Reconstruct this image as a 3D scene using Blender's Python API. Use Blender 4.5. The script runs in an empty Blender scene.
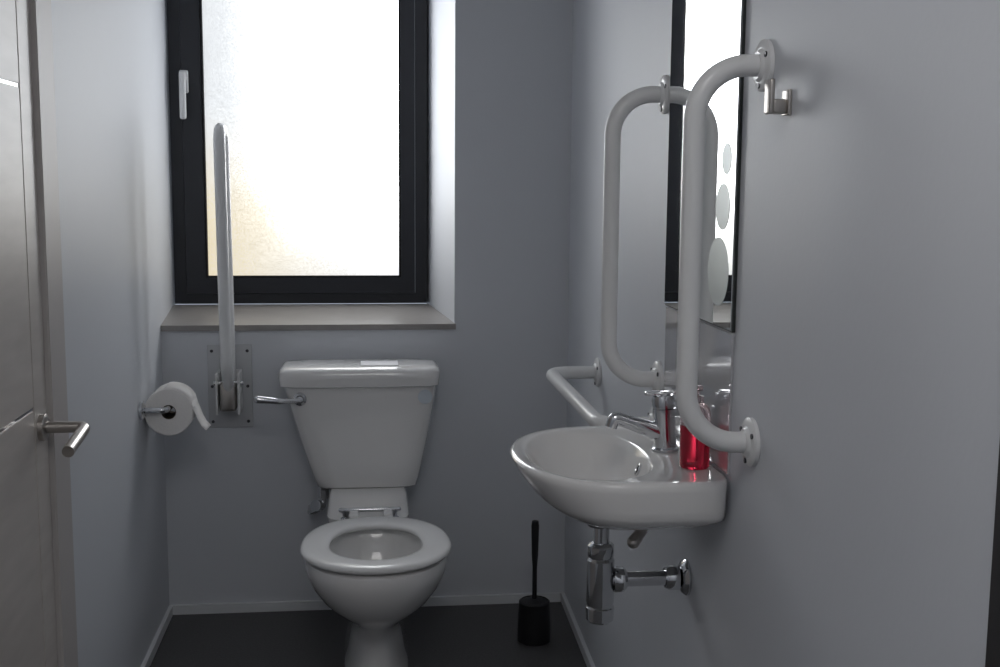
import bpy, bmesh, math
from math import sin, cos, pi, radians
from mathutils import Vector, Matrix

scene = bpy.context.scene
COL = scene.collection

# ------------------------------------------------------------ materials
def mat(name, col, rough=0.5, metal=0.0, var=0.0, vscale=8.0, bump=0.0, bscale=60.0,
        coat=0.0, trans=0.0, spec=0.5, stretch=None, ior=1.45):
    m = bpy.data.materials.new(name); m.use_nodes = True
    nt = m.node_tree; N = nt.nodes; L = nt.links
    b = N['Principled BSDF']
    b.inputs['Base Color'].default_value = (*col, 1)
    b.inputs['Roughness'].default_value = rough
    b.inputs['Metallic'].default_value = metal
    b.inputs['Coat Weight'].default_value = coat
    b.inputs['Coat Roughness'].default_value = 0.06
    b.inputs['Transmission Weight'].default_value = trans
    b.inputs['Specular IOR Level'].default_value = spec
    b.inputs['IOR'].default_value = ior
    tc = N.new('ShaderNodeTexCoord'); mp = N.new('ShaderNodeMapping')
    L.new(tc.outputs['Object'], mp.inputs['Vector'])
    if stretch: mp.inputs['Scale'].default_value = stretch
    no = N.new('ShaderNodeTexNoise'); no.inputs['Scale'].default_value = vscale
    no.inputs['Detail'].default_value = 5
    L.new(mp.outputs[0], no.inputs['Vector'])
    mx = N.new('ShaderNodeMix'); mx.data_type = 'RGBA'
    mx.inputs[6].default_value = (*[c*(1-var) for c in col], 1)
    mx.inputs[7].default_value = (*[min(1, c*(1+var)) for c in col], 1)
    L.new(no.outputs['Fac'], mx.inputs[0]); L.new(mx.outputs[2], b.inputs['Base Color'])
    if bump > 0:
        n2 = N.new('ShaderNodeTexNoise'); n2.inputs['Scale'].default_value = bscale
        n2.inputs['Detail'].default_value = 4
        L.new(mp.outputs[0], n2.inputs['Vector'])
        bp = N.new('ShaderNodeBump'); bp.inputs['Strength'].default_value = bump
        bp.inputs['Distance'].default_value = 0.01
        L.new(n2.outputs['Fac'], bp.inputs['Height']); L.new(bp.outputs[0], b.inputs['Normal'])
    return m

M_wall   = mat('painted_wall', (0.655,0.675,0.715), 0.45, var=0.02, vscale=3, bump=0.03, bscale=90, spec=0.35)
M_ceil   = mat('ceiling_paint', (0.70,0.70,0.71), 0.8, var=0.02)
M_floor  = mat('vinyl_floor', (0.090,0.089,0.091), 0.5, var=0.35, vscale=140, bump=0.1, bscale=200)
M_base   = mat('skirting_white', (0.76,0.78,0.80), 0.4, var=0.02)
M_frame  = mat('anthracite_frame', (0.018,0.020,0.026), 0.4, var=0.1, vscale=30)
M_gask   = mat('rubber_gasket', (0.006,0.006,0.008), 0.6)
M_sill   = mat('stone_sill', (0.31,0.295,0.285), 0.32, var=0.15, vscale=25, stretch=(1,4,1))
M_cer    = mat('ceramic_white', (0.82,0.815,0.81), 0.12, var=0.01, coat=0.6)
M_plast  = mat('seat_plastic', (0.82,0.82,0.82), 0.2, var=0.01)
M_rail   = mat('rail_white_enamel', (0.78,0.785,0.79), 0.28, var=0.01, coat=0.2)
M_chrome = mat('chrome', (0.62,0.63,0.65), 0.12, metal=1.0, var=0.02)
M_steel  = mat('brushed_steel', (0.52,0.49,0.46), 0.28, metal=1.0, var=0.08, vscale=120)
M_plate  = mat('rail_plate_grey', (0.54,0.55,0.57), 0.4, var=0.02)
M_dark   = mat('dark_screw', (0.08,0.08,0.09), 0.4, metal=0.6)
M_black  = mat('black_plastic', (0.012,0.012,0.014), 0.4, var=0.1)
M_brist  = mat('black_bristle', (0.01,0.01,0.01), 0.8, bump=0.5, bscale=300)
M_paper  = mat('tissue_paper', (0.90,0.88,0.86), 0.9, var=0.02, bump=0.15, bscale=150)
M_card   = mat('cardboard_core', (0.10,0.08,0.06), 0.9, var=0.1)
M_door   = mat('door_veneer', (0.56,0.52,0.49), 0.36, var=0.16, vscale=5, stretch=(1,1.2,7), spec=0.45)
M_frameW = mat('door_frame_paint', (0.52,0.49,0.48), 0.42, var=0.02, spec=0.35)
M_mirror = mat('mirror_silver', (0.88,0.90,0.90), 0.015, metal=1.0)
M_medge  = mat('mirror_edge', (0.03,0.035,0.035), 0.3)
M_etch   = mat('etched_glass', (0.60,0.64,0.64), 0.42, metal=0.75, var=0.03)
M_splash = mat('splashback_gloss', (0.62,0.62,0.64), 0.05, metal=0.45, coat=0.8, var=0.01)
M_soap   = mat('red_soap', (0.80,0.035,0.085), 0.05, trans=0.9, var=0.02, ior=1.36)
M_clear  = mat('clear_plastic', (0.86,0.72,0.75), 0.10, trans=0.8, var=0.01)
M_water  = mat('toilet_water', (0.30,0.33,0.34), 0.03, spec=0.7)
M_hole   = mat('dark_hole', (0.02,0.02,0.02), 0.6)
M_label  = mat('paper_label', (0.88,0.88,0.90), 0.7, var=0.05, vscale=80)
M_stick  = mat('blue_sticker', (0.64,0.70,0.76), 0.6)
M_darkfr = mat('dark_door_frame', (0.035,0.033,0.035), 0.5, var=0.1)

def glow_mat(name, col, s):
    m = mat(name, (0.8,0.8,0.8), 0.5)
    b = m.node_tree.nodes['Principled BSDF']
    b.inputs['Emission Color'].default_value = (*col,1); b.inputs['Emission Strength'].default_value = s
    return m
M_fill = glow_mat('fill_panel_glow', (1.0,0.975,0.95), 4.1)  # glow of the added fill panel, out of view

# frosted, day-lit window pane
def glass_mat():
    m = bpy.data.materials.new('frosted_daylit_glass'); m.use_nodes = True
    nt = m.node_tree; N = nt.nodes; L = nt.links
    b = N['Principled BSDF']
    b.inputs['Base Color'].default_value = (0.4,0.4,0.4,1); b.inputs['Roughness'].default_value = 0.3
    tc = N.new('ShaderNodeTexCoord'); sp = N.new('ShaderNodeSeparateXYZ')
    L.new(tc.outputs['Object'], sp.inputs[0])
    def math_(op, a, bb=0.0):
        n = N.new('ShaderNodeMath'); n.operation = op
        for i, v in enumerate((a, bb)):
            if hasattr(v, 'links'): L.new(v, n.inputs[i])
            else: n.inputs[i].default_value = v
        return n.outputs[0]
    def mrange(v, a, bb, c=0.0, d=1.0, smooth=True):
        n = N.new('ShaderNodeMapRange'); n.interpolation_type = 'SMOOTHSTEP' if smooth else 'LINEAR'
        L.new(v, n.inputs[0])
        for i, q in enumerate((a, bb, c, d)): n.inputs[i+1].default_value = q
        return n.outputs[0]
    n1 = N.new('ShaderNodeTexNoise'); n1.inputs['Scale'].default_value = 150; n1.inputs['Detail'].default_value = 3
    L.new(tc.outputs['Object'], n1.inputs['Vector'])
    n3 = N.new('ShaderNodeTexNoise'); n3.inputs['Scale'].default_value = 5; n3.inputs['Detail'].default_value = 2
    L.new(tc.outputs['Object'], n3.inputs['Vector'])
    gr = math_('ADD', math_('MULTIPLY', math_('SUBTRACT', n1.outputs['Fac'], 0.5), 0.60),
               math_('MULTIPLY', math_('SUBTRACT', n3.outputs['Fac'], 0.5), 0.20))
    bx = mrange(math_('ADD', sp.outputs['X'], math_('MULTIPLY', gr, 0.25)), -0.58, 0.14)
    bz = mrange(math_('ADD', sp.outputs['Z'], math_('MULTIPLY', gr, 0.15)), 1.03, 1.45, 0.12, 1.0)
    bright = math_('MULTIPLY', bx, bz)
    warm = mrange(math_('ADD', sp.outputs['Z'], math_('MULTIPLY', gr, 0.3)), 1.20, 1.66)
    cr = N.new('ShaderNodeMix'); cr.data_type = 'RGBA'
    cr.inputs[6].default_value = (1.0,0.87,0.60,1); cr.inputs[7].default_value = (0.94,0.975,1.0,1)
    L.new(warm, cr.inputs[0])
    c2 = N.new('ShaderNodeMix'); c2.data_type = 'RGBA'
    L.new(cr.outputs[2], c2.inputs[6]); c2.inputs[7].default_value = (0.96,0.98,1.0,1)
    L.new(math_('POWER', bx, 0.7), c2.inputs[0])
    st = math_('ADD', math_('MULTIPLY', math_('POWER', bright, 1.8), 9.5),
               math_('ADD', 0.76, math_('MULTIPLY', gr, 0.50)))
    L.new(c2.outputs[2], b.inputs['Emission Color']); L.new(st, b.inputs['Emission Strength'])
    return m
M_glass = glass_mat()

# ------------------------------------------------------------ mesh helpers
def finish(name, bm, m, smooth=True, ang=35, parent=None):
    bmesh.ops.recalc_face_normals(bm, faces=bm.faces)
    me = bpy.data.meshes.new(name); bm.to_mesh(me); bm.free()
    ms = m if isinstance(m, (list, tuple)) else [m]
    for x in ms: me.materials.append(x)
    if smooth:
        for p in me.polygons: p.use_smooth = True
        me.set_sharp_from_angle(angle=radians(ang))
    o = bpy.data.objects.new(name, me); COL.objects.link(o)
    if parent: setp(o, parent)
    return o

def setp(o, e):
    o.parent = e; o.matrix_parent_inverse = Matrix.Translation(e.location).inverted()

def group(name, loc):
    e = bpy.data.objects.new(name, None); e.empty_display_size = 0.05
    e.location = loc; COL.objects.link(e); return e

def add_hexa(bm, p):
    v = [bm.verts.new(q) for q in p]
    for f in ((0,3,2,1),(4,5,6,7),(0,1,5,4),(1,2,6,5),(2,3,7,6),(3,0,4,7)):
        bm.faces.new([v[i] for i in f])
    return v

def add_box(bm, x0,x1,y0,y1,z0,z1):
    return add_hexa(bm, [(x0,y0,z0),(x1,y0,z0),(x1,y1,z0),(x0,y1,z0),(x0,y0,z1),(x1,y0,z1),(x1,y1,z1),(x0,y1,z1)])

def box(name, x0,x1,y0,y1,z0,z1, m, bev=0.0, parent=None, seg=3):
    bm = bmesh.new(); add_box(bm, x0,x1,y0,y1,z0,z1)
    if bev > 0:
        bmesh.ops.bevel(bm, geom=list(bm.edges), offset=bev, segments=seg, affect='EDGES', profile=0.5)
    return finish(name, bm, m, smooth=bev>0, ang=40, parent=parent)

def boxes(name, lst, m, parent=None, bev=0.0):
    bm = bmesh.new()
    for b in lst:
        if len(b) == 6: add_box(bm, *b)
        else: add_hexa(bm, b)
    if bev > 0: bmesh.ops.bevel(bm, geom=list(bm.edges), offset=bev, segments=2, affect='EDGES')
    return finish(name, bm, m, smooth=bev>0, parent=parent)

def ring(cx, cy, xl, xr, y0, y1, z, n=2.0, nb=None, N=72):
    """closed super-elliptic outline through xl..xr / y0..y1; nb = exponent for the +Y half"""
    out = []
    for i in range(N):
        t = 2*pi*i/N; c, s = cos(t), sin(t)
        e = 2.0/((nb if nb and s > 0 else n))
        x = math.copysign(abs(c)**e, c); y = math.copysign(abs(s)**e, s)
        out.append(Vector((cx + x*((xr-cx) if x > 0 else (cx-xl)), cy + y*((y1-cy) if y > 0 else (cy-y0)), z)))
    return out

def loft(name, rings, m, cap0=True, cap1=True, wrap=False, parent=None, ang=40):
    bm = bmesh.new()
    R = [[bm.verts.new(p) for p in r] for r in rings]
    n = len(R[0]); K = len(R)
    for k in range(K if wrap else K-1):
        a, b = R[k], R[(k+1) % K]
        for i in range(n):
            j = (i+1) % n
            bm.faces.new((a[i], a[j], b[j], b[i]))
    if not wrap:
        if cap0: bm.faces.new(R[0])
        if cap1: bm.faces.new(R[-1])
    return finish(name, bm, m, ang=ang, parent=parent)

def lathe(name, prof, origin, axis, m, N=40, parent=None, ang=35):
    """prof = [(radius, height)...] revolved around axis through origin"""
    q = Vector(axis).normalized().to_track_quat('Z', 'Y'); o = Vector(origin)
    bm = bmesh.new(); R = []
    for r, h in prof:
        if r < 1e-6: R.append([bm.verts.new(o + q @ Vector((0,0,h)))])
        else: R.append([bm.verts.new(o + q @ Vector((r*cos(2*pi*i/N), r*sin(2*pi*i/N), h))) for i in range(N)])
    for a, b in zip(R, R[1:]):
        if len(a) == 1 and len(b) == 1: continue
        for i in range(N):
            j = (i+1) % N
            if len(a) == 1: bm.faces.new((a[0], b[j], b[i]))
            elif len(b) == 1: bm.faces.new((a[i], a[j], b[0]))
            else: bm.faces.new((a[i], a[j], b[j], b[i]))
    return finish(name, bm, m, ang=ang, parent=parent)

def round_path(pts, rad, seg=10):
    pts = [Vector(p) for p in pts]; out = [pts[0]]
    for i in range(1, len(pts)-1):
        p = pts[i]; d0 = (pts[i-1]-p); d1 = (pts[i+1]-p)
        r = rad if not isinstance(rad, (list,tuple)) else rad[i-1]
        h = d0.angle(d1)/2
        t = min(r/math.tan(h), d0.length*0.49 if i > 1 else d0.length*0.98, d1.length*0.49 if i < len(pts)-2 else d1.length*0.98)
        rr = t*math.tan(h)
        d0.normalize(); d1.normalize()
        c = p + (d0+d1).normalized()*(rr/math.sin(h))
        a = p + d0*t - c; b = p + d1*t - c
        tot = a.angle(b); ax = a.cross(b).normalized()
        for k in range(seg+1):
            out.append(c + Matrix.Rotation(tot*k/seg, 3, ax) @ a)
    out.append(pts[-1]); return out

def tube(name, pts, r, m, rad=0.03, N=20, parent=None, cap='round', seg=10):
    P = round_path(pts, rad, seg) if len(pts) > 2 else [Vector(p) for p in pts]
    rs = [r]*len(P) if not isinstance(r, (list,tuple)) else None
    if rs is None:
        L = [0]
        for a, b in zip(P, P[1:]): L.append(L[-1]+(b-a).length)
        rs = [r[0] + (r[1]-r[0])*l/L[-1] for l in L]
    T = []
    for i in range(len(P)):
        if i == 0: T.append((P[1]-P[0]).normalized())
        elif i == len(P)-1: T.append((P[-1]-P[-2]).normalized())
        else: T.append(((P[i]-P[i-1]).normalized()+(P[i+1]-P[i]).normalized()).normalized())
    u = T[0].orthogonal().normalized()
    rings = []
    def mk(p, t, u, rr):
        v = t.cross(u).normalized()
        return [p + u*cos(2*pi*i/N)*rr + v*sin(2*pi*i/N)*rr for i in range(N)]
    if cap == 'round':
        for k in range(1, 5):
            a = pi/2*k/5
            rings.append(mk(P[0]-T[0]*rs[0]*cos(a), T[0], u, rs[0]*sin(a)))
    pt = T[0]
    for i, p in enumerate(P):
        if i > 0:
            q = pt.rotation_difference(T[i]); u = (q @ u); u = (u - T[i]*u.dot(T[i])).normalized(); pt = T[i]
        rings.append(mk(p, T[i], u, rs[i]))
    if cap == 'round':
        for k in range(4, 0, -1):
            a = pi/2*k/5
            rings.append(mk(P[-1]+T[-1]*rs[-1]*cos(a), T[-1], u, rs[-1]*sin(a)))
    return loft(name, rings, m, parent=parent, ang=50)

# ------------------------------------------------------------ room
XL, XR, YB, H = -0.64, 0.624, 3.70, 2.50
XR2 = 0.652                   # right wall at the back corner (wall is very slightly out of square)
YK = 2.50
def xr(y): return XR if y < YK else XR + (XR2-XR)*(y-YK)/(YB-YK)
YN = -0.55
boxes('floor', [(-0.85,0.80,YN-0.1,YB+0.5,-0.10,0.0)], M_floor)
boxes('ceiling', [(-0.85,0.80,YN-0.1,YB+0.5,H,H+0.1)], M_ceil)
boxes('wall_right', [(XR,XR+0.14,YN,YK,0,H),
    [(XR,YK,0),(XR+0.14,YK,0),(XR+0.14,YB+0.42,0),(xr(YB+0.42),YB+0.42,0),
     (XR,YK,H),(XR+0.14,YK,H),(XR+0.14,YB+0.42,H),(xr(YB+0.42),YB+0.42,H)]], M_wall)
boxes('wall_near', [(-0.80,0.76,YN-0.1,YN,0,H)], M_wall)
D0, D1 = 1.45, 2.40          # door leaf
F1 = 2.52                    # frame end
WT = -0.78
boxes('wall_left', [
    (WT,XL,F1,YB,0,H),
    (WT,XL,D0-0.08,F1,2.16,H),
    (WT,XL,YN,D0-0.08,0,H),
    (WT,-0.66,YB,YB+0.42,0,0.92),
    [(WT,YB,0.92),(XL,YB,0.92),(-0.662,YB+0.42,0.92),(WT,YB+0.42,0.92),
     (WT,YB,H),(XL,YB,H),(-0.662,YB+0.42,H),(WT,YB+0.42,H)],
], M_wall)
boxes('wall_back', [
    (-0.66,XR2,YB,YB+0.42,0,0.922),
    [(0.280,YB,0.922),(XR2,YB,0.922),(XR2,YB+0.42,0.922),(0.212,YB+0.42,0.922),
     (0.280,YB,H),(XR2,YB,H),(XR2,YB+0.42,H),(0.212,YB+0.42,H)],
    (-0.64,0.280,YB,YB+0.42,2.17,H),
], M_wall)
# window sill
boxes('window_sill', [[(XL+0.001,YB-0.012,0.922),(0.284,YB-0.012,0.922),(0.215,YB+0.372,0.922),(-0.660,YB+0.372,0.922),
                 (XL+0.001,YB-0.012,0.940),(0.284,YB-0.012,0.940),(0.215,YB+0.372,0.966),(-0.660,YB+0.372,0.966)]], M_sill)
# baseboards (low vinyl cove strip)
boxes('baseboard_back', [(XL+0.012,XR2-0.014,YB-0.012,YB,0,0.03)], M_base)
boxes('baseboard_right', [(XR-0.012,XR,1.06,YK,0,0.03),
    [(XR-0.012,YK,0),(XR,YK,0),(XR2,YB,0),(XR2-0.012,YB,0),(XR-0.012,YK,0.03),(XR,YK,0.03),(XR2,YB,0.03),(XR2-0.012,YB,0.03)]], M_base)
boxes('baseboard_left', [(XL,XL+0.012,F1+0.02,YB,0,0.03)], M_base)
# dark frame on the right
boxes('trim_1', [(XR-0.012,XR-0.0005,0.93,1.045,0,2.1)], M_darkfr)

# added fill panel, unseen behind/above the viewer, evens out the room light
CL = group('ceiling_fill_panel', (0,0.35,H-0.03))
box('fill_housing', -0.32,0.32,-0.27,0.97,H-0.045,H-0.001, M_base, 0.01, CL)
boxes('fill_emitter', [(-0.30,0.30,-0.25,0.95,H-0.050,H-0.0455)], M_fill, parent=CL)

# ------------------------------------------------------------ window
W = group('window_1', (-0.22,4.08,1.5))
wx0, wx1, wz0, wz1 = -0.655, 0.211, 0.968, 2.165
fw = 0.040
boxes('outer_frame', [(wx0,wx0+fw,4.072,4.14,wz0,wz1),(wx1-fw,wx1,4.072,4.14,wz0,wz1),
                      (wx0+fw,wx1-fw,4.072,4.14,wz0,wz0+0.035),(wx0+fw,wx1-fw,4.072,4.14,wz1-fw,wz1)], M_frame, parent=W)
sx0, sx1, sz0, sz1 = wx0+fw+0.003, wx1-fw-0.003, wz0+0.038, wz1-fw-0.003
gx0, gx1, gz0, gz1 = -0.548, 0.120, 1.058, 2.06
boxes('sash', [(sx0,gx0,4.060,4.125,sz0,sz1),(gx1,sx1,4.060,4.125,sz0,sz1),
               (gx0,gx1,4.060,4.125,sz0,gz0),(gx0,gx1,4.060,4.125,gz1,sz1)], M_frame, parent=W)
g = 0.007
boxes('gasket', [(gx0,gx0+g,4.066,4.10,gz0,gz1),(gx1-g,gx1,4.066,4.10,gz0,gz1),
                 (gx0+g,gx1-g,4.066,4.10,gz0,gz0+g),(gx0+g,gx1-g,4.066,4.10,gz1-g,gz1)], M_gask, parent=W)
boxes('frosted_pane', [(gx0+g,gx1-g,4.085,4.095,gz0+g,gz1-g)], M_glass, parent=W)
# handle
box('handle_base', -0.618,-0.588,4.048,4.060,1.68,1.755, M_rail, 0.005, W)
lathe('handle_neck', [(0,0),(0.011,0),(0.011,0.028),(0,0.028)], (-0.603,4.050,1.73), (0,-1,0), M_rail, parent=W)
box('handle_lever', -0.614,-0.592,4.012,4.028,1.592,1.748, M_rail, 0.007, W)

# ------------------------------------------------------------ toilet
TX = 0.021
T = group('toilet', (TX, 3.2, 0))
def pr(z, hw, yf, yb, n=2.1, nb=2.6, cy=None):
    cy = cy if cy else yf + (yb-yf)*0.45
    return ring(TX, cy, TX-hw, TX+hw, yf, yb, z, n, nb)
loft('pan', [
    pr(0.000,0.094,3.05,3.62,2.3,4), pr(0.015,0.092,3.05,3.62,2.3,4), pr(0.05,0.082,3.06,3.61,2.3,3.5),
    pr(0.12,0.076,3.07,3.60,2.2,3), pr(0.16,0.077,3.06,3.58,2.1,3), pr(0.19,0.088,3.02,3.56), pr(0.225,0.122,2.955,3.52),
    pr(0.265,0.156,2.90,3.48), pr(0.31,0.180,2.862,3.44), pr(0.35,0.192,2.842,3.41), pr(0.38,0.195,2.838,3.39),
    pr(0.393,0.192,2.843,3.385), pr(0.397,0.185,2.853,3.375),
    pr(0.397,0.140,2.90,3.27), pr(0.39,0.133,2.907,3.262), pr(0.36,0.128,2.915,3.255), pr(0.32,0.118,2.935,3.24),
    pr(0.28,0.098,2.975,3.21), pr(0.245,0.070,3.03,3.17)], M_cer, parent=T)
loft('water', [pr(0.262,0.084,3.0,3.19), pr(0.263,0.083,3.0,3.19)], M_water, parent=T)
# rear deck carrying the cistern
def rr(z, x0, x1, y0, y1, n=6): 
    return ring((x0+x1)/2,(y0+y1)/2,x0,x1,y0,y1,z,n)
DXk = 0.0
loft('rear_deck', [rr(0.20,DXk-0.08,DXk+0.08,3.40,3.66), rr(0.30,DXk-0.105,DXk+0.105,3.38,3.67), rr(0.38,DXk-0.122,DXk+0.122,3.35,3.675),
    rr(0.402,DXk-0.124,DXk+0.124,3.345,3.68), rr(0.42,DXk-0.121,DXk+0.121,3.41,3.68), rr(0.436,DXk-0.118,DXk+0.118,3.47,3.68),
    rr(0.444,DXk-0.112,DXk+0.112,3.50,3.675)], M_cer, parent=T)
# cistern body
def cr_(z, hw, yf, n=7, yb=3.693, cx=None):
    CX = cx if cx is not None else -0.020 + 0.018*(0.785-z)/0.33
    z -= 0.010
    return ring(CX,(yf+yb)/2,CX-hw,CX+hw,yf,yb,z,n)
loft('cistern', [cr_(0.446,0.122,3.575,4), cr_(0.449,0.144,3.552,5), cr_(0.459,0.155,3.536,6), cr_(0.485,0.162,3.528), cr_(0.53,0.175,3.523),
    cr_(0.60,0.193,3.517), cr_(0.70,0.216,3.508), cr_(0.76,0.229,3.503), cr_(0.788,0.232,3.502)], M_cer, parent=T)
loft('cistern_lid', [cr_(0.780,0.236,3.494,7,cx=-0.022), cr_(0.784,0.243,3.486,7,cx=-0.022), cr_(0.806,0.246,3.482,7,cx=-0.022), cr_(0.824,0.245,3.483,7,cx=-0.022),
    cr_(0.834,0.240,3.490,7,cx=-0.022), cr_(0.840,0.228,3.505,6,3.685,cx=-0.022), cr_(0.842,0.15,3.54,5,3.67,cx=-0.022)], M_cer, parent=T)
# seat ring
def seat_sec():
    out = []
    K = 16
    for k in range(K):
        t = 2*pi*k/K
        u = 0.5+0.5*math.copysign(abs(cos(t))**0.75, cos(t))      # 0 inner, 1 outer
        z = 0.412 + 0.012*math.copysign(abs(sin(t))**0.8, sin(t))
        hw = 0.124 + (0.203-0.124)*u
        yf = 2.925 + (2.842-2.925)*u
        yb = 3.230 + (3.320-3.230)*u
        out.append(pr(z, hw, yf, yb, 2.1, 2.3))
    return out
loft('seat', seat_sec(), M_plast, wrap=True, parent=T, ang=60)
# seat hinges
tube('hinge_bar', [(0.005-0.085,3.352,0.430),(0.005+0.085,3.352,0.430)], 0.007, M_chrome, parent=T)
for sx in (-1, 1):
    lathe('hinge_post', [(0,0),(0.016,0),(0.016,0.006),(0.010,0.010),(0.010,0.03),(0,0.034)], (0.005+sx*0.07,3.352,0.400), (0,0,1), M_chrome, parent=T)
    box('hinge_tab', 0.008+sx*0.05-0.014, 0.008+sx*0.05+0.014, 3.30,3.36,0.418,0.430, M_plast, 0.004, T)
# flush lever
lathe('lever_rose', [(0,0),(0.020,0),(0.020,0.006),(0.013,0.012),(0.011,0.03),(0,0.032)], (-0.203,3.506,0.736), (0,-1,0), M_chrome, parent=T)
tube('flush_lever', [(-0.200,3.478,0.736),(-0.262,3.470,0.736),(-0.325,3.462,0.744)], [0.006,0.012], M_chrome, 0.03, parent=T)
# label + sticker
boxes('lid_label', [(-0.02,0.095,3.53,3.62,0.8315,0.8335)], M_label, parent=T)
lathe('cistern_sticker', [(0,0),(0.022,0),(0.022,0.0030),(0,0.0030)], (0.176,3.5058,0.738), (0,-1,-0.06), M_stick, parent=T)
# supply valve
tube('supply_pipe', [(-0.14,3.62,0.46),(-0.14,3.62,0.365),(-0.185,3.62,0.345),(-0.185,3.698,0.345)], 0.008, M_chrome, 0.02, parent=T)
lathe('valve_nut', [(0,0),(0.017,0),(0.017,0.03),(0.012,0.034),(0,0.034)], (-0.14,3.62,0.395), (0,0,1), M_chrome, N=6, parent=T)
lathe('valve_tap', [(0,0),(0.012,0),(0.012,0.03),(0.018,0.032),(0.018,0.045),(0,0.047)], (-0.145,3.62,0.37), (-0.5,-1,0.3), M_chrome, parent=T)

# ------------------------------------------------------------ generic wall rail
def flange(parent, p, axis, r=0.040):
    lathe('flange', [(0,0.0005),(r,0.0005),(r,0.007),(r-0.004,0.010),(0.026,0.011),(0.0215,0.016),(0,0.016)], p, axis, M_rail, parent=parent)
    q = Vector(axis).to_track_quat('Z','Y')
    for k in range(3):
        a = 2*pi*k/3 + 0.5
        lathe('screw', [(0,0.0095),(0.0045,0.0095),(0.0045,0.0125),(0,0.0125)], Vector(p)+q@Vector((cos(a)*0.031,sin(a)*0.031,0)), axis, M_dark, N=12, parent=parent)

def vrail(y, z0, z1, st=0.113):
    g = group('grab_rail', (XR, y, (z0+z1)/2))
    x = XR-st
    tube('bar', [(XR-0.004,y,z1),(x,y,z1),(x,y,z0),(XR-0.004,y,z0)], 0.0172, M_rail, 0.085, N=28, parent=g, cap='flat', seg=16)
    flange(g, (XR,y,z1), (-1,0,0)); flange(g, (XR,y,z0), (-1,0,0))
    return g
vrail(1.795, 0.974, 1.575)
vrail(2.405, 0.974, 1.575)
g = group('grab_rail', (XR, 2.7, 0.875))
xf = xr(3.12)
tube('bar', [(xf-0.004,3.12,0.872),(XR-0.124,3.12,0.872),(XR-0.124,2.42,0.872),(XR-0.004,2.42,0.872)], 0.0172, M_rail, 0.05, N=28, parent=g, cap='flat', seg=12)
flange(g, (xf,3.12,0.872), (-1,0,0)); flange(g, (XR,2.42,0.872), (-1,0,0))

# ------------------------------------------------------------ drop-down rail on back wall (raised)
G = group('hinged_support_rail', (-0.425,3.69,0.75))
box('backplate', -0.500,-0.362,3.692,3.6995,0.612,0.878, M_plate, 0.003, G)
for xx in (-0.486,-0.376):
    for zz in (0.632,0.745,0.858):
        lathe('screw', [(0,0),(0.005,0),(0.005,0.003),(0,0.003)], (xx,3.692,zz), (0,-1,0), M_dark, N=12, parent=G)
boxes('hinge_bracket', [(-0.466,-0.459,3.60,3.693,0.67,0.80),(-0.399,-0.392,3.60,3.693,0.67,0.80),(-0.459,-0.399,3.682,3.693,0.67,0.80)], M_rail, parent=G, bev=0.002)
box('hinge_block', -0.454,-0.404,3.60,3.675,0.68,0.77, M_steel, 0.010, G)
lathe('hinge_pin', [(0,0),(0.008,0),(0.008,0.09),(0,0.09)], (-0.384,3.635,0.765), (-1,0,0), M_chrome, N=16, parent=G)
tube('loop_bar', [(-0.426,3.66,0.77),(-0.432,3.66,1.545),(-0.432,3.56,1.545),(-0.426,3.56,0.83),(-0.426,3.625,0.74)], 0.0175, M_rail, [0.048,0.048,0.04], N=28, parent=G, seg=14)

# ------------------------------------------------------------ toilet roll + holder
Hh = group('toilet_roll_holder', (XL,3.33,0.742))
lathe('wall_rose', [(0,0.0005),(0.026,0.0005),(0.026,0.008),(0.018,0.012),(0,0.012)], (XL,3.325,0.742), (1,0,0), M_chrome, parent=Hh)
tube('arm', [(XL+0.006,3.325,0.742),(-0.566,3.325,0.742),(-0.566,3.48,0.742)], 0.0085, M_chrome, 0.018, parent=Hh)
lathe('end_stop', [(0,0),(0.013,0),(0.013,0.008),(0,0.008)], (-0.566,3.478,0.742), (0,1,0), M_chrome, parent=Hh)
Rl = group('toilet_roll', (-0.566,3.4,0.735))
rp = [(0.021,0.0),(0.066,0.0),(0.069,0.004),(0.069,0.104),(0.066,0.108),(0.021,0.108)]
lathe('paper', rp+[rp[0]], (-0.566,3.352,0.731), (0,1,0), M_paper, N=56, parent=Rl)
lathe('core', [(0.0205,0.001),(0.0205,0.107),(0.0193,0.107),(0.0193,0.001),(0.0205,0.001)], (-0.566,3.352,0.731), (0,1,0), M_card, N=40, parent=Rl)
bm = bmesh.new()
path = []
for k in range(9):
    a = radians(100 - k*9); path.append((-0.566+cos(a)*0.0705, 0.731+sin(a)*0.0705))
path += [(-0.500,0.748),(-0.492,0.728),(-0.484,0.706),(-0.474,0.688),(-0.462,0.676)]
ya, yb_ = 3.355, 3.458
va = [bm.verts.new((x,ya,z)) for x,z in path]; vb = [bm.verts.new((x,yb_,z-0.006*max(0,i-8)/5)) for i,(x,z) in enumerate(path)]
for i in range(len(path)-1): bm.faces.new((va[i],va[i+1],vb[i+1],vb[i]))
o = finish('loose_sheet', bm, M_paper, parent=Rl)
md = o.modifiers.new('t','SOLIDIFY'); md.thickness = 0.001

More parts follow.
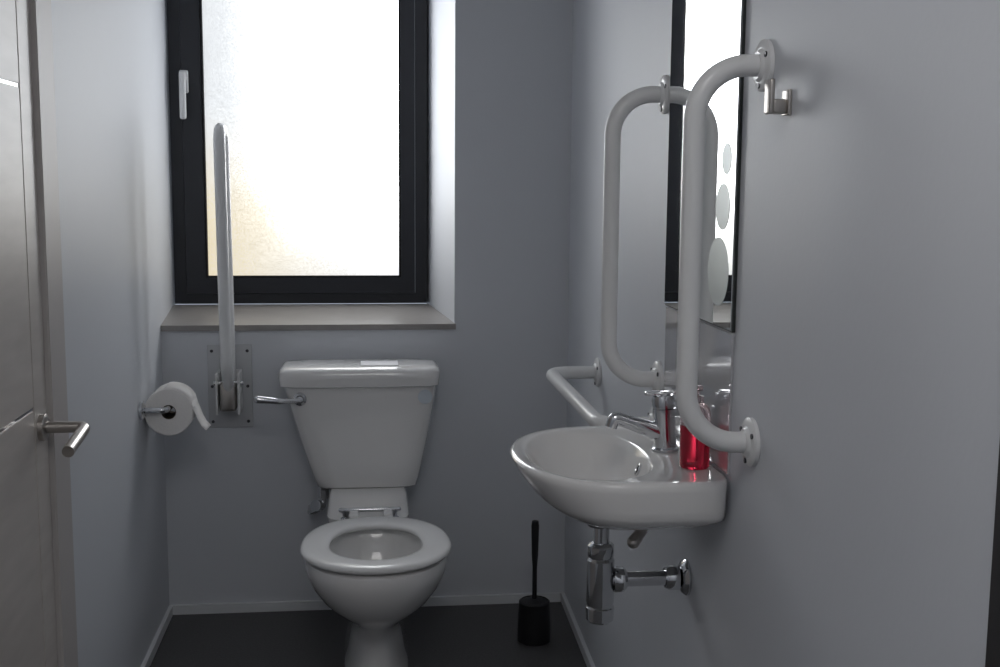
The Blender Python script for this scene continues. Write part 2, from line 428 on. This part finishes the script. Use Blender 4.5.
# ------------------------------------------------------------ basin
B = group('wash_basin', (XR,2.11,0.85))
BY, BZ = 2.113, 0.885
def br(z, xf, hy, n=2.2, xb=XR-0.001, cx=0.46, nn=10):
    """outline: rounded front (-X), squarish at the wall (+X)"""
    N = 120; out = []
    cx = max(cx, xf+0.03)
    for i in range(N):
        t = 2*pi*i/N; c, s = cos(t), sin(t)
        w = max(0.0, min(1.0, (c+0.10)/0.4)); w = w*w*(3-2*w)
        e = 2.0/(n + (nn-n)*w)
        x = math.copysign(abs(c)**e, c); y = math.copysign(abs(s)**e, s)
        out.append(Vector((cx + x*((xb-cx) if x > 0 else (cx-xf)), BY + y*hy, z)))
    return out
def bi(z, xf, xb, hy, n=2.2):
    N = 120; cx = (xf+xb)/2; out = []
    for i in range(N):
        t = 2*pi*i/N; c, s = cos(t), sin(t); e = 2/n
        out.append(Vector((cx+math.copysign(abs(c)**e,c)*(xb-xf)/2, BY+math.copysign(abs(s)**e,s)*hy, z)))
    return out
loft('bowl', [br(0.760,0.43,0.045,2,0.50,0.46,2), br(0.762,0.41,0.065,2,0.54,0.46,3), br(0.772,0.380,0.13,2,0.60,0.46,4), br(0.788,0.350,0.180,2.1,0.620,0.46,6),
    br(0.802,0.330,0.212,2.1,nn=8), br(0.812,0.318,0.230,2.15,nn=10), br(0.821,0.308,0.236,2.15), br(0.835,0.297,0.2385,2.15), br(0.85,0.285,0.240), br(0.868,0.274,0.242), br(0.880,0.269,0.2425),
    br(0.885,0.273,0.2385,xb=XR-0.003), br(0.886,0.280,0.231,xb=XR-0.008),
    bi(0.884,0.294,0.530,0.200), bi(0.878,0.300,0.524,0.194), bi(0.865,0.307,0.518,0.187), bi(0.845,0.320,0.510,0.172), bi(0.82,0.340,0.500,0.146),
    bi(0.803,0.370,0.485,0.107), bi(0.794,0.403,0.468,0.057), bi(0.791,0.420,0.455,0.025)], M_cer, parent=B, ang=60)
lathe('waste_ring', [(0,0),(0.022,0),(0.024,0.002),(0.018,0.003),(0,0.001)], (0.438,BY,0.7915), (0,0,1), M_chrome, parent=B)
lathe('overflow_ring', [(0.0075,0),(0.0125,0),(0.0125,0.003),(0.009,0.004),(0.0075,0)], (0.5125,BY,0.850), (-1,0,0.40), M_chrome, N=24, parent=B)
lathe('overflow_hole', [(0,0.0),(0.0085,0.0),(0.0085,0.002),(0,0.002)], (0.5125,BY,0.850), (-1,0,0.40), M_hole, N=24, parent=B)

# tap
TP = group('mixer_tap', (0.563,2.12,BZ))
ty = 2.12
lathe('tap_body', [(0,0),(0.026,0),(0.026,0.005),(0.0215,0.008),(0.0205,0.06),(0.022,0.075),(0.022,0.082),(0,0.084)], (0.565,ty,0.886), (-0.06,0,1), M_chrome, parent=TP)
tube('tap_spout', [(0.56,ty,0.918),(0.49,ty,0.943),(0.474,ty,0.949),(0.464,ty,0.949),(0.459,ty,0.932)], [0.017,0.0115], M_chrome, 0.012, parent=TP, cap='flat')
lathe('lever_cap', [(0,0),(0.0215,0),(0.022,0.016),(0.019,0.024),(0,0.028)], (0.560,ty,0.969), (-0.10,0,1), M_chrome, parent=TP)
box('lever_grip', 0.522,0.572,ty-0.010,ty+0.010,0.992,1.001, M_chrome, 0.004, TP)

# bottle trap
bx, by = 0.450, 2.15
BT = group('bottle_trap', (bx,by,0.62))
lathe('tail_pipe', [(0,0),(0.016,0),(0.016,0.10),(0,0.10)], (bx,by,0.655), (0,0,1), M_chrome, parent=BT)
lathe('waste_nut', [(0,0),(0.027,0),(0.030,0.006),(0.030,0.016),(0.022,0.02),(0.022,0.032),(0,0.032)], (bx,by,0.732), (0,0,1), M_chrome, parent=BT)
lathe('compression_nut', [(0,0),(0.024,0),(0.026,0.004),(0.026,0.024),(0.020,0.03),(0,0.03)], (bx,by,0.668), (0,0,1), M_chrome, N=10, parent=BT)
lathe('bottle', [(0,0),(0.022,0),(0.027,0.005),(0.028,0.03),(0.026,0.032),(0.026,0.036),(0.027,0.040),(0.027,0.125),(0.022,0.132),(0,0.132)], (bx,by,0.538), (0,0,1), M_chrome, parent=BT)
lathe('outlet_pipe', [(0,0),(0.015,0),(0.015,0.172),(0,0.172)], (bx+0.004,by,0.622), (1,0,0), M_chrome, parent=BT)
lathe('outlet_nut', [(0,0),(0.023,0),(0.025,0.004),(0.025,0.020),(0.019,0.026),(0,0.026)], (bx+0.025,by,0.622), (1,0,0), M_chrome, N=10, parent=BT)
lathe('wall_nut', [(0,0),(0.020,0),(0.024,0.008),(0.024,0.026),(0,0.026)], (XR-0.045,by,0.622), (1,0,0), M_chrome, N=32, parent=BT)
lathe('wall_rose', [(0,0.0005),(0.036,0.0005),(0.036,0.005),(0.030,0.012),(0.016,0.018),(0,0.018)], (XR,by,0.622), (-1,0,0), M_chrome, parent=BT)
tube('waste_lever', [(0.505,2.10,0.778),(0.520,2.07,0.756),(0.490,2.05,0.728)], [0.007,0.012], M_steel, 0.01, parent=BT)

# soap bottle
S = group('soap_bottle', (0.585,1.985,BZ))
sy, sx_ = 1.985, 0.583
lathe('bottle', [(0,0),(0.025,0),(0.027,0.003),(0.027,0.076),(0,0.077)], (sx_,sy,0.8865), (0,0,1), M_soap, parent=S)
lathe('bottle_shoulder', [(0,0),(0.027,0),(0.027,0.020),(0.025,0.030),(0.017,0.038),(0.012,0.040),(0,0.040)], (sx_,sy,0.964), (0,0,1), M_clear, parent=S)
lathe('collar', [(0,0),(0.014,0),(0.014,0.012),(0.006,0.014),(0.006,0.02),(0.012,0.022),(0.012,0.030),(0,0.031)], (sx_,sy,1.004), (0,0,1), M_clear, parent=S)
tube('nozzle', [(sx_,sy,1.030),(sx_-0.03,sy,1.030),(sx_-0.036,sy,1.022)], 0.004, M_clear, 0.006, parent=S)

# ------------------------------------------------------------ mirror + splashback
Mi = group('wall_mirror', (XR,2.127,1.5))
boxes('mirror_backing', [(XR-0.006,XR-0.0005,1.902,2.350,1.140,2.02)], M_medge, parent=Mi)
boxes('mirror_glass', [(XR-0.0085,XR-0.006,1.905,2.347,1.143,2.017)], M_mirror, parent=Mi)
for (y, z, r) in ((1.985,1.238,0.060),(1.968,1.352,0.040),(1.953,1.434,0.027)):
    lathe('etched_dot', [(0,0),(r,0),(r,0.0006),(0,0.0006)], (XR-0.0085,y,z), (-1,0,0), M_etch, N=48, parent=Mi)
boxes('basin_splashback', [(XR-0.005,XR-0.0005,1.905,2.347,0.892,1.136)], M_splash)

# coat hook
K = group('wall_coat_hook', (XR,1.70,1.52))
box('hook_plate', XR-0.006,XR-0.0002,1.675,1.705,1.492,1.530, M_steel, 0.002, K)
box('hook_arm', XR-0.028,XR-0.005,1.680,1.700,1.494,1.516, M_steel, 0.004, K)
box('hook_pad', XR-0.034,XR-0.026,1.676,1.704,1.494,1.545, M_steel, 0.003, K)

# ------------------------------------------------------------ toilet brush
Bq = group('toilet_brush', (0.502,3.37,0))
lathe('holder', [(0,0.0005),(0.048,0.0005),(0.051,0.004),(0.050,0.06),(0.047,0.125),(0.043,0.128),(0.043,0.02),(0,0.02)], (0.502,3.37,0), (0,0,1), M_black, parent=Bq)
lathe('bristles', [(0,0),(0.03,0.005),(0.036,0.03),(0.036,0.07),(0.025,0.09),(0,0.095)], (0.502,3.37,0.025), (0,0,1), M_brist, parent=Bq)
lathe('lid_disc', [(0,0),(0.042,0),(0.042,0.004),(0.012,0.012),(0,0.013)], (0.502,3.37,0.122), (0,0,1), M_black, parent=Bq)
lathe('handle', [(0,0),(0.007,0.005),(0.007,0.12),(0.010,0.16),(0.012,0.25),(0.010,0.265),(0,0.268)], (0.502,3.37,0.112), (0,0,1), M_black, parent=Bq)

# ------------------------------------------------------------ door
Dg = group('door_1', (XL,1.9,1.0))
DX = XL-0.004
DS = 2.305                      # seam between panels and lock stile
zb = [0.006,0.33,0.947,1.564,2.08]
boxes('leaf', [(DX-0.04,DX,D0+0.004,DS-0.002,a+0.003,b-0.003) for a,b in zip(zb,zb[1:])] +
      [(DX-0.04,DX,DS+0.002,D1-0.004,0.008,2.078)], M_door, parent=Dg, bev=0.0015)
boxes('inlay', [(DX-0.036,DX-0.002,D0+0.004,DS-0.002,z-0.0032,z+0.0032) for z in zb[1:-1]], M_chrome, parent=Dg)
boxes('seam', [(DX-0.036,DX-0.003,DS-0.002,DS+0.002,0.01,2.07)], M_dark, parent=Dg)
boxes('frame', [(WT,XL+0.006,D1,F1,0,2.155),(WT,XL+0.006,D0-0.08,D0,0,2.155),(WT,XL+0.006,D0,D1,2.085,2.155),
                (XL-0.08,DX-0.042,D1-0.02,D1,0,2.08)], M_frameW, parent=Dg, bev=0.003)
DH = group('door_handle', (XL,2.335,0.91))
hy, hz = 2.345, 0.902
lathe('rose', [(0,0.0),(0.027,0.0),(0.027,0.010),(0.022,0.013),(0,0.013)], (DX,hy,hz), (1,0,0), M_steel, parent=DH)
tube('lever', [(DX+0.008,hy,hz),(DX+0.086,hy,hz),(DX+0.086,hy-0.140,hz-0.018)], 0.0115, M_steel, 0.014, parent=DH, cap='flat')

# ------------------------------------------------------------ world, camera
w = bpy.data.worlds.new('world'); scene.world = w; w.use_nodes = True
w.node_tree.nodes['Background'].inputs[0].default_value = (0.75,0.85,1.0,1)
w.node_tree.nodes['Background'].inputs[1].default_value = 0.6

cam = bpy.data.cameras.new('camera'); co = bpy.data.objects.new('camera', cam); COL.objects.link(co)
cam.lens = 41.76; cam.sensor_width = 36; cam.clip_start = 0.02
psi, th, roll = radians(6.6), radians(7.4), radians(0.45)
R = Vector((cos(psi), -sin(psi), 0))
F = Vector((sin(psi)*cos(th), cos(psi)*cos(th), -sin(th)))
U = R.cross(F)
Mx = Matrix((R, U, -F)).transposed() @ Matrix.Rotation(roll, 3, 'Z')
co.matrix_world = Matrix.Translation((0,0,1.39)) @ Mx.to_4x4()
scene.camera = co
scene.view_settings.view_transform = 'Standard'
scene.view_settings.look = 'None'
print('SCENE BUILT')
